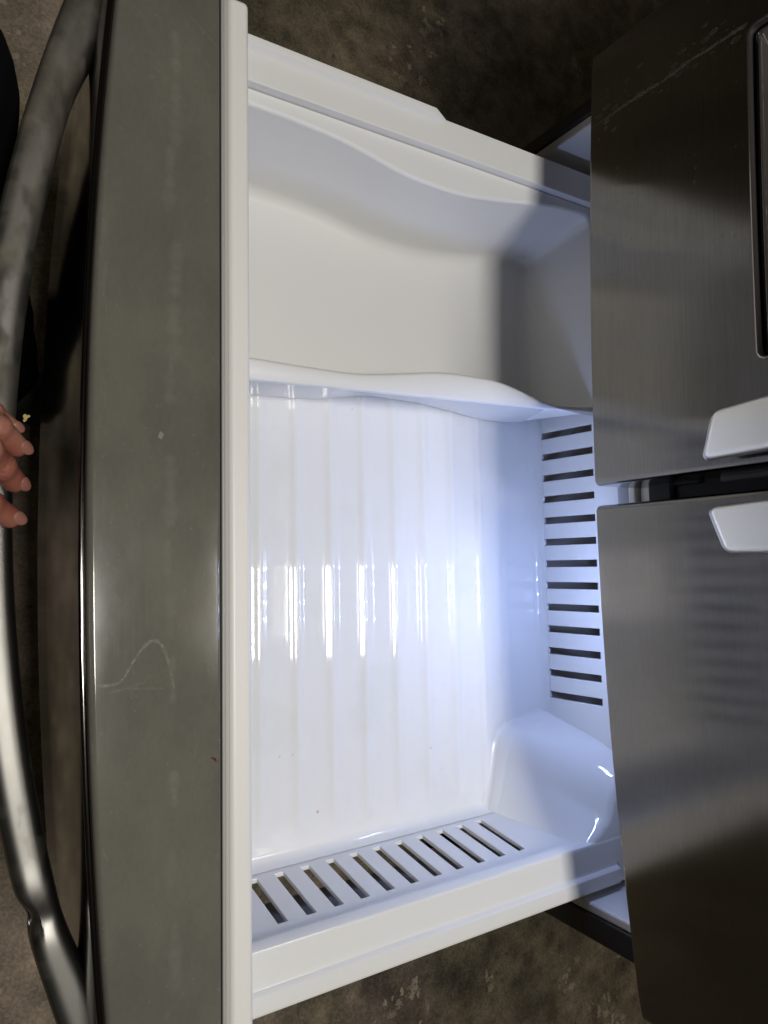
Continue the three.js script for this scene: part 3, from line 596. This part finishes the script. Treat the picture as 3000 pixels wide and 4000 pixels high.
// ---------------------------------------------------------------- storage tray hung in the left half
{
  const tray = thing('storage_tray', 'white wavy sided plastic tray resting in one half of the freezer basket', 'tray');
  const xLt = table([[-0.13, -0.3545], [-0.08, -0.352], [-0.036, -0.346], [0.0, -0.3395], [0.033, -0.334], [0.071, -0.329], [0.11, -0.329], [0.148, -0.332], [0.18, -0.3385], [0.216, -0.345], [0.265, -0.349], [0.309, -0.350]]);
  const xRt = table([[-0.13, -0.1115], [-0.08, -0.114], [-0.033, -0.1195], [0.0, -0.128], [0.03, -0.1335], [0.06, -0.1345], [0.09, -0.1345], [0.12, -0.1315], [0.16, -0.125], [0.2, -0.120], [0.25, -0.1195], [0.308, -0.1205]]);
  const xLb = (z) => xLt(z + 0.012) + 0.0225, xRb = (z) => xRt(z) - 0.006;
  const xOb = table([[-0.134, -0.121], [-0.085, -0.1175], [-0.039, -0.1165], [0.01, -0.122], [0.052, -0.127], [0.095, -0.1285], [0.135, -0.128], [0.165, -0.1225], [0.192, -0.118], [0.23, -0.1155], [0.27, -0.1145], [0.3, -0.1145]]);
  const ZF = 0.3155, rF = 0.004;
  const ring = (xl, xr, zf, zb, r, y) => {              // rounded loop, same count everywhere
    const o = []; const Y = typeof y === 'function' ? y : () => y;
    const zA = zf - rF, zB = zb + r, n = 44;
    for (let i = 0; i <= n; i++) { const z = mix(zA, zB, i / n); o.push([xl(z), z]); }
    for (let k = 1; k < 9; k++) { const a = k / 9 * Math.PI / 2, x = xl(zB); o.push([x + r - r * Math.cos(a), zB - r * Math.sin(a)]); }
    for (let i = 0; i <= 14; i++) o.push([mix(xl(zB) + r, xr(zB) - r, i / 14), zb]);
    for (let k = 1; k < 9; k++) { const a = k / 9 * Math.PI / 2, x = xr(zB); o.push([x - r + r * Math.sin(a), zB - r * Math.cos(a)]); }
    for (let i = 0; i <= n; i++) { const z = mix(zB, zA, i / n); o.push([xr(z), z]); }
    for (let k = 1; k < 9; k++) { const a = k / 9 * Math.PI / 2, x = xr(zA); o.push([x - rF + rF * Math.cos(a), zA + rF * Math.sin(a)]); }
    for (let i = 0; i <= 14; i++) o.push([mix(xr(zA) - rF, xl(zA) + rF, i / 14), zf]);
    for (let k = 1; k < 9; k++) { const a = k / 9 * Math.PI / 2, x = xl(zA); o.push([x + rF - rF * Math.sin(a), zA + rF * Math.cos(a)]); }
    return o.map(([x, z]) => [x, Y(x, z), z]);
  };
  const YT = 0.6182, YB = 0.516, zbT = -0.126, zbB = -0.109;
  const outR = (z) => mix(-0.112, -0.1005, (z + 0.11) / 0.418), outL = () => -0.3652;
  const lv = (t, inset, y, r) => ring((z) => mix(xLt(z), xLb(z), t) + inset, (z) => mix(xRt(z), xRb(z), t) - inset, ZF - inset, mix(zbT, zbB, t) + inset, r + inset * 0.5, y);
  const loops = [];
  loops.push(ring((z) => xLt(z) - 0.0025, (z) => xOb(z) - 0.001, ZF + 0.001, -0.112, 0.012, YB - 0.006));
  loops.push(ring(() => -0.3640, (z) => outR(z) - 0.004, ZF + 0.001, -0.1285, 0.012, YT - 0.0105));
  const lipLoops = [];
  const innerLoops = [
    ring(outL, outR, ZF + 0.0015, -0.1400, 0.010, YT - 0.0065), ring(outL, outR, ZF + 0.0015, -0.1400, 0.010, YT - 0.0012),
    ring((z) => outL(z) + 0.0008, (z) => outR(z) - 0.0010, ZF + 0.001, -0.1390, 0.010, YT)];
  for (let k = 0; k <= 5; k++) { const a = k / 5 * Math.PI / 2; innerLoops.push(lv(0, -0.004 * (1 - Math.sin(a)), YT - 0.004 * (1 - Math.cos(a)), 0.014)); }
  for (let k = 1; k <= 8; k++) innerLoops.push(lv(k / 8 * 0.86, 0, mix(YT - 0.004, YB + 0.012, k / 8), 0.014));
  for (let k = 1; k <= 8; k++) { const a = k / 8 * Math.PI / 2; innerLoops.push(lv(0.86 + 0.14 * Math.sin(a), 0.013 * (1 - Math.cos(a)), YB + 0.012 * (1 - Math.sin(a)), 0.014)); }
  const last = innerLoops[innerLoops.length - 1];
  let cx = 0, cz = 0; last.forEach((p) => { cx += p[0] / last.length; cz += p[2] / last.length; });
  for (const s of [0.75, 0.4]) innerLoops.push(last.map((p) => [mix(cx, p[0], s), YB, mix(cz, p[2], s)]));
  mesh('tray_body', loft(innerLoops, { capB: true, crease: 0.9 }), M.tray, tray, 'inner wavy walls, floor and flat flange');
  // outer skin: wavy outer wall and underside
  const outer = [ring((z) => xLt(z) - 0.003, (z) => xOb(z) + 0.0005, ZF + 0.0005, -0.1290, 0.012, YT - 0.0055)];
  for (let k = 1; k <= 6; k++) outer.push(ring((z) => mix(xLt(z) - 0.003, xLb(z) - 0.004, k / 6), xOb, ZF + 0.0005, mix(-0.129, -0.109, k / 6), 0.012, mix(YT - 0.0055, YB - 0.0055, k / 6)));
  const lo = outer[outer.length - 1]; outer.push(lo.map((p) => [mix(cx, p[0], 0.985), YB - 0.0075, mix(cz, p[2], 0.99)]));
  mesh('tray_shell', loft(outer, { capB: true, crease: 0.5 }), M.white, tray, 'wavy outside wall of the tray');
  mesh('tray_lip', loft([ring((z) => outL(z) + 0.0015, (z) => outR(z) - 0.0015, ZF + 0.001, -0.1385, 0.010, YT - 0.0062), ring((z) => xLt(z) - 0.0032, (z) => xOb(z) + 0.0002, ZF + 0.0015, -0.1290, 0.012, YT - 0.0062)], { crease: 0.5 }), M.white, tray);
}

// ---------------------------------------------------------------- person
{
  const P = thing('person', 'person in black trousers gripping the drawer handle with the left hand', 'person');
  const skinTex = dataTex(256, 256, (u, v) => { const a = fbm(u * 10, v * 10, 10, 4) - 0.5, b = fbm(u * 60, v * 60, 60, 2) - 0.5; const q = smooth(0.45, 0.62, fbm(u * 16 + 7, v * 16, 16, 4)); return [0.60 + a * 0.16 + b * 0.08 - q * 0.03, 0.41 + a * 0.2 + b * 0.09 - q * 0.06, 0.345 + a * 0.18 + b * 0.09 - q * 0.05]; }, true);
  const skin = new THREE.MeshPhysicalMaterial({ map: skinTex, roughness: 0.5, bumpMap: skinTex, bumpScale: 0.0004 });
  const F = [ // mcp, pip, dip, tip centre, radii
    [[-0.066, 0.645, 0.553], [-0.0580, 0.6465, 0.5190], [-0.0505, 0.6375, 0.5015], [-0.0425, 0.6265, 0.4885], [0.0095, 0.0083, 0.0074, 0.0066]],
    [[-0.048, 0.655, 0.558], [-0.0475, 0.6545, 0.5150], [-0.0385, 0.6410, 0.4975], [-0.0285, 0.6265, 0.4840], [0.0108, 0.0100, 0.0089, 0.0080]],
    [[-0.026, 0.660, 0.560], [-0.0200, 0.6585, 0.5050], [-0.0115, 0.6420, 0.4945], [-0.0030, 0.6260, 0.4850], [0.0110, 0.0103, 0.0091, 0.0081]],
    [[0.002, 0.655, 0.563], [0.0065, 0.6520, 0.5190], [0.0140, 0.6390, 0.5015], [0.0225, 0.6260, 0.4875], [0.0110, 0.0102, 0.0090, 0.0080]]];
  const WR = [-0.035, 0.668, 0.648];
  const handSdf = (x, y, z) => {
    let palm = capsule(x, y, z, [-0.070, 0.643, 0.566], WR, 0.0125, 0.020);
    palm = smin(palm, capsule(x, y, z, [-0.045, 0.648, 0.568], WR, 0.014, 0.022), 0.02);
    palm = smin(palm, capsule(x, y, z, [-0.016, 0.646, 0.570], WR, 0.014, 0.022), 0.02);
    palm = smin(palm, capsule(x, y, z, WR, [-0.06, 0.70, 0.70], 0.026, 0.029), 0.02);
    let d = palm;
    for (const [a, b, c, t, r] of F) {
      let f = capsule(x, y, z, a, b, r[0], r[1] * 0.96);
      f = smin(f, Math.hypot(x - b[0], y - b[1] - 0.0008, z - b[2]) - r[1] * 1.07, 0.004);
      f = smin(f, capsule(x, y, z, b, c, r[1] * 0.97, r[2]), 0.0035);
      f = smin(f, capsule(x, y, z, c, t, r[2], r[3]), 0.003);
      f = smin(f, Math.hypot(x - c[0], y - c[1] - 0.0006, z - c[2]) - r[2] * 1.03, 0.003);
      // knuckle creases across the top of the two finger joints
      for (const [j, rr] of [[b, r[1]], [c, r[2]]]) {
        const tx = t[0] - a[0], ty = t[1] - a[1], tz = t[2] - a[2], L = Math.hypot(tx, ty, tz), s = ((x - j[0]) * tx + (y - j[1]) * ty + (z - j[2]) * tz) / L;
        if (y > j[1] - rr * 0.2) for (const o of [-0.0022, 0, 0.0022]) f += 0.0005 * Math.exp(-(((s - o) / 0.0008) ** 2));
      }
      d = smin(d, f, d === palm ? 0.012 : 0.0025 + 0.010 * smooth(0.535, 0.56, z));
    }
    // thumb under the handle
    let th = capsule(x, y, z, [0.000, 0.640, 0.610], [0.030, 0.606, 0.572], 0.016, 0.0115);
    th = smin(th, capsule(x, y, z, [0.030, 0.606, 0.572], [0.034, 0.578, 0.540], 0.0115, 0.0098), 0.006);
    th = smin(th, capsule(x, y, z, [0.034, 0.578, 0.540], [0.026, 0.566, 0.516], 0.0098, 0.0080), 0.005);
    d = smin(d, th, 0.014);
    return d;
  };
  const hand = surfaceNets(handSdf, [-0.11, 0.55, 0.472], [0.055, 0.735, 0.735], 0.0024);
  // forearm, neck and head in a coarser grid; they continue the hand
  const bodySdf = (x, y, z) => {
    let d = capsule(x, y, z, [-0.055, 0.694, 0.690], [-0.17, 0.86, 0.86], 0.028, 0.042);
    let n = capsule(x, y, z, [0.02, 1.36, 1.12], [0.03, 1.47, 1.08], 0.058, 0.054);
    const e = Math.hypot((x - 0.03) / 0.076, (y - 1.56) / 0.115, (z - 1.05) / 0.098) - 1;
    n = smin(n, e * 0.085, 0.04);
    n = smin(n, capsule(x, y, z, [0.03, 1.56, 0.955], [0.03, 1.525, 0.94], 0.009, 0.014), 0.02);
    n = smin(n, capsule(x, y, z, [0.015, 1.485, 0.965], [0.045, 1.485, 0.965], 0.009, 0.009), 0.014);
    for (const s of [-1, 1]) { n = smin(n, Math.hypot((x - 0.03 - s * 0.077) / 0.5, y - 1.56, z - 1.06) - 0.026, 0.012); n = -smin(-n, Math.hypot(x - 0.03 - s * 0.031, y - 1.575, z - 0.945) - 0.012, 0.01); }
    return Math.min(d, n);
  };
  const arm = surfaceNets(bodySdf, [-0.26, 0.62, 0.62], [0.16, 1.70, 1.24], 0.011);
  hand.translate(0.001, 0, 0.0045);
  const body = mesh('body', join(hand, arm), skin, P);
  // fingernails: thin curved plates on the last joints
  const nailM = new THREE.MeshPhysicalMaterial({ color: C(0.28, 0.125, 0.095), roughness: 0.4 });
  for (const [, , c, t, r] of F) {
    const dir = new THREE.Vector3(t[0] - c[0], t[1] - c[1], t[2] - c[2]).normalize();
    const up = new THREE.Vector3(0.10, 0.80, -0.60); up.addScaledVector(dir, -up.dot(dir)).normalize();
    const sd = new THREE.Vector3().crossVectors(up, dir);
    const g = new THREE.SphereGeometry(1, 18, 10); g.scale(r[3] * 0.62, 0.0011, r[3] * 0.78);
    const p = g.attributes.position; for (let i = 0; i < p.count; i++) { const x = p.getX(i); p.setY(i, p.getY(i) - x * x / (r[3] * 2.0)); }
    g.computeVertexNormals();
    g.applyMatrix4(new THREE.Matrix4().makeBasis(sd, up, dir.clone()).setPosition(t[0] + up.x * (r[3] + 0.0004) + dir.x * 0.0022, t[1] + up.y * (r[3] + 0.0004) + dir.y * 0.0022, 0.0045 + t[2] + up.z * (r[3] + 0.0004) + dir.z * 0.0022));
    mesh('fingernail', indexless(g), nailM, body);
  }
  const clothTex = dataTex(256, 256, (u, v) => { const a = 0.5 + (nz(u * 128, v * 128, 128) - 0.5) * 0.5 + (fbm(u * 6, v * 6, 6) - 0.5) * 0.4; return [a, a, a]; }, false);
  const black = new THREE.MeshPhysicalMaterial({ specularIntensity: 0.15, color: C(0.005, 0.005, 0.006), roughness: 1, bumpMap: clothTex, bumpScale: 0.001 });
  const legs = (x, y, z) => {
    const w = 0.004 * Math.sin(y * 60 + x * 25) * Math.sin(z * 40);
    let d = capsule(x, y, z, [-0.252, -0.075, 0.478], [-0.328, 0.56, 0.572], 0.068, 0.074);
    d = smin(d, capsule(x, y, z, [-0.328, 0.56, 0.572], [-0.17, 0.86, 0.88], 0.076, 0.108), 0.04);
    let e = capsule(x, y, z, [0.22, -0.06, 0.92], [0.23, 0.40, 0.86], 0.062, 0.072);
    e = smin(e, capsule(x, y, z, [0.23, 0.40, 0.86], [0.13, 0.84, 1.00], 0.072, 0.105), 0.05);
    d = smin(d, e, 0.06);
    d = smin(d, capsule(x, y, z, [-0.10, 0.88, 0.98], [0.10, 0.88, 1.02], 0.115, 0.115), 0.06);
    return d + w;
  };
  mesh('trousers', surfaceNets(legs, [-0.46, -0.128, 0.36], [0.38, 1.02, 1.16], 0.014), black, P);
  const shirt = (x, y, z) => {
    let d = capsule(x, y, z, [0.0, 0.98, 1.04], [0.02, 1.27, 1.13], 0.125, 0.14);
    d = smin(d, capsule(x, y, z, [-0.16, 1.27, 1.12], [0.20, 1.28, 1.14], 0.072, 0.072), 0.08);
    d = smin(d, capsule(x, y, z, [-0.17, 1.27, 1.10], [-0.21, 1.03, 1.02], 0.066, 0.056), 0.05);
    d = smin(d, capsule(x, y, z, [-0.21, 1.03, 1.02], [-0.165, 0.855, 0.855], 0.056, 0.050), 0.03);
    d = smin(d, capsule(x, y, z, [0.21, 1.28, 1.12], [0.28, 1.08, 0.98], 0.066, 0.056), 0.05);
    d = smin(d, capsule(x, y, z, [0.28, 1.08, 0.98], [0.17, 1.16, 0.80], 0.055, 0.040), 0.03);
    return d;
  };
  mesh('shirt', surfaceNets(shirt, [-0.34, 0.76, 0.70], [0.40, 1.44, 1.34], 0.014), new THREE.MeshStandardMaterial({ color: C(0.02, 0.021, 0.026), roughness: 0.95, bumpMap: clothTex, bumpScale: 0.001 }), P);
  const shoeM = new THREE.MeshStandardMaterial({ color: C(0.010, 0.010, 0.010), roughness: 0.6 });
  for (const [sx, sz, tw] of [[-0.255, 0.540, 0.035], [0.22, 0.95, -0.02]]) {
    const shoe = (x, y, z) => {
      let d = capsule(x, y, z, [sx, -0.085, sz + 0.02], [sx + tw, -0.092, sz - 0.13], 0.042, 0.036);
      d = smin(d, capsule(x, y, z, [sx + tw * 0.6, -0.086, sz - 0.07], [sx + tw, -0.094, sz - 0.125], 0.046, 0.034), 0.03);
      d = smin(d, capsule(x, y, z, [sx, -0.085, sz], [sx, -0.03, sz - 0.01], 0.045, 0.048), 0.03);
      return Math.max(d, -0.127 - y);
    };
    mesh('shoe', surfaceNets(shoe, [sx - 0.08, -0.14, sz - 0.21], [sx + 0.12, 0.04, sz + 0.10], 0.006), shoeM, P);
  }
  const hair = (x, y, z) => { const e = (Math.hypot((x - 0.03) / 0.083, (y - 1.575) / 0.118, (z - 1.06) / 0.104) - 1) * 0.09; return Math.max(e, -(y - 1.60 + (z - 0.97) * 1.1 - 0.0)); };
  mesh('hair', surfaceNets(hair, [-0.08, 1.36, 0.92], [0.14, 1.72, 1.20], 0.010), new THREE.MeshStandardMaterial({ color: C(0.02, 0.014, 0.01), roughness: 0.9 }), P);
}
// tiny scrap stuck by the fingertip
{
  const g = [];
  for (let k = 0; k < 7; k++) { const b = new THREE.IcosahedronGeometry(0.0006 + rnd() * 0.0006, 1); b.scale(1, 0.6, 1.5); b.rotateY(rnd() * 3); b.translate(-0.0475 + (rnd() - 0.5) * 0.0035, 0.6290 + rnd() * 0.002, 0.4845 - rnd() * 0.003); g.push(b); }
  const s = mesh('plastic_scrap', join(...g), new THREE.MeshStandardMaterial({ color: C(0.40, 0.33, 0.12), roughness: 0.7 }), scene);
  s.position.y = BASE; s.userData = { label: 'tiny torn yellow scrap stuck beside the little fingertip', category: 'scrap' };
}
renderer.render(scene, camera);
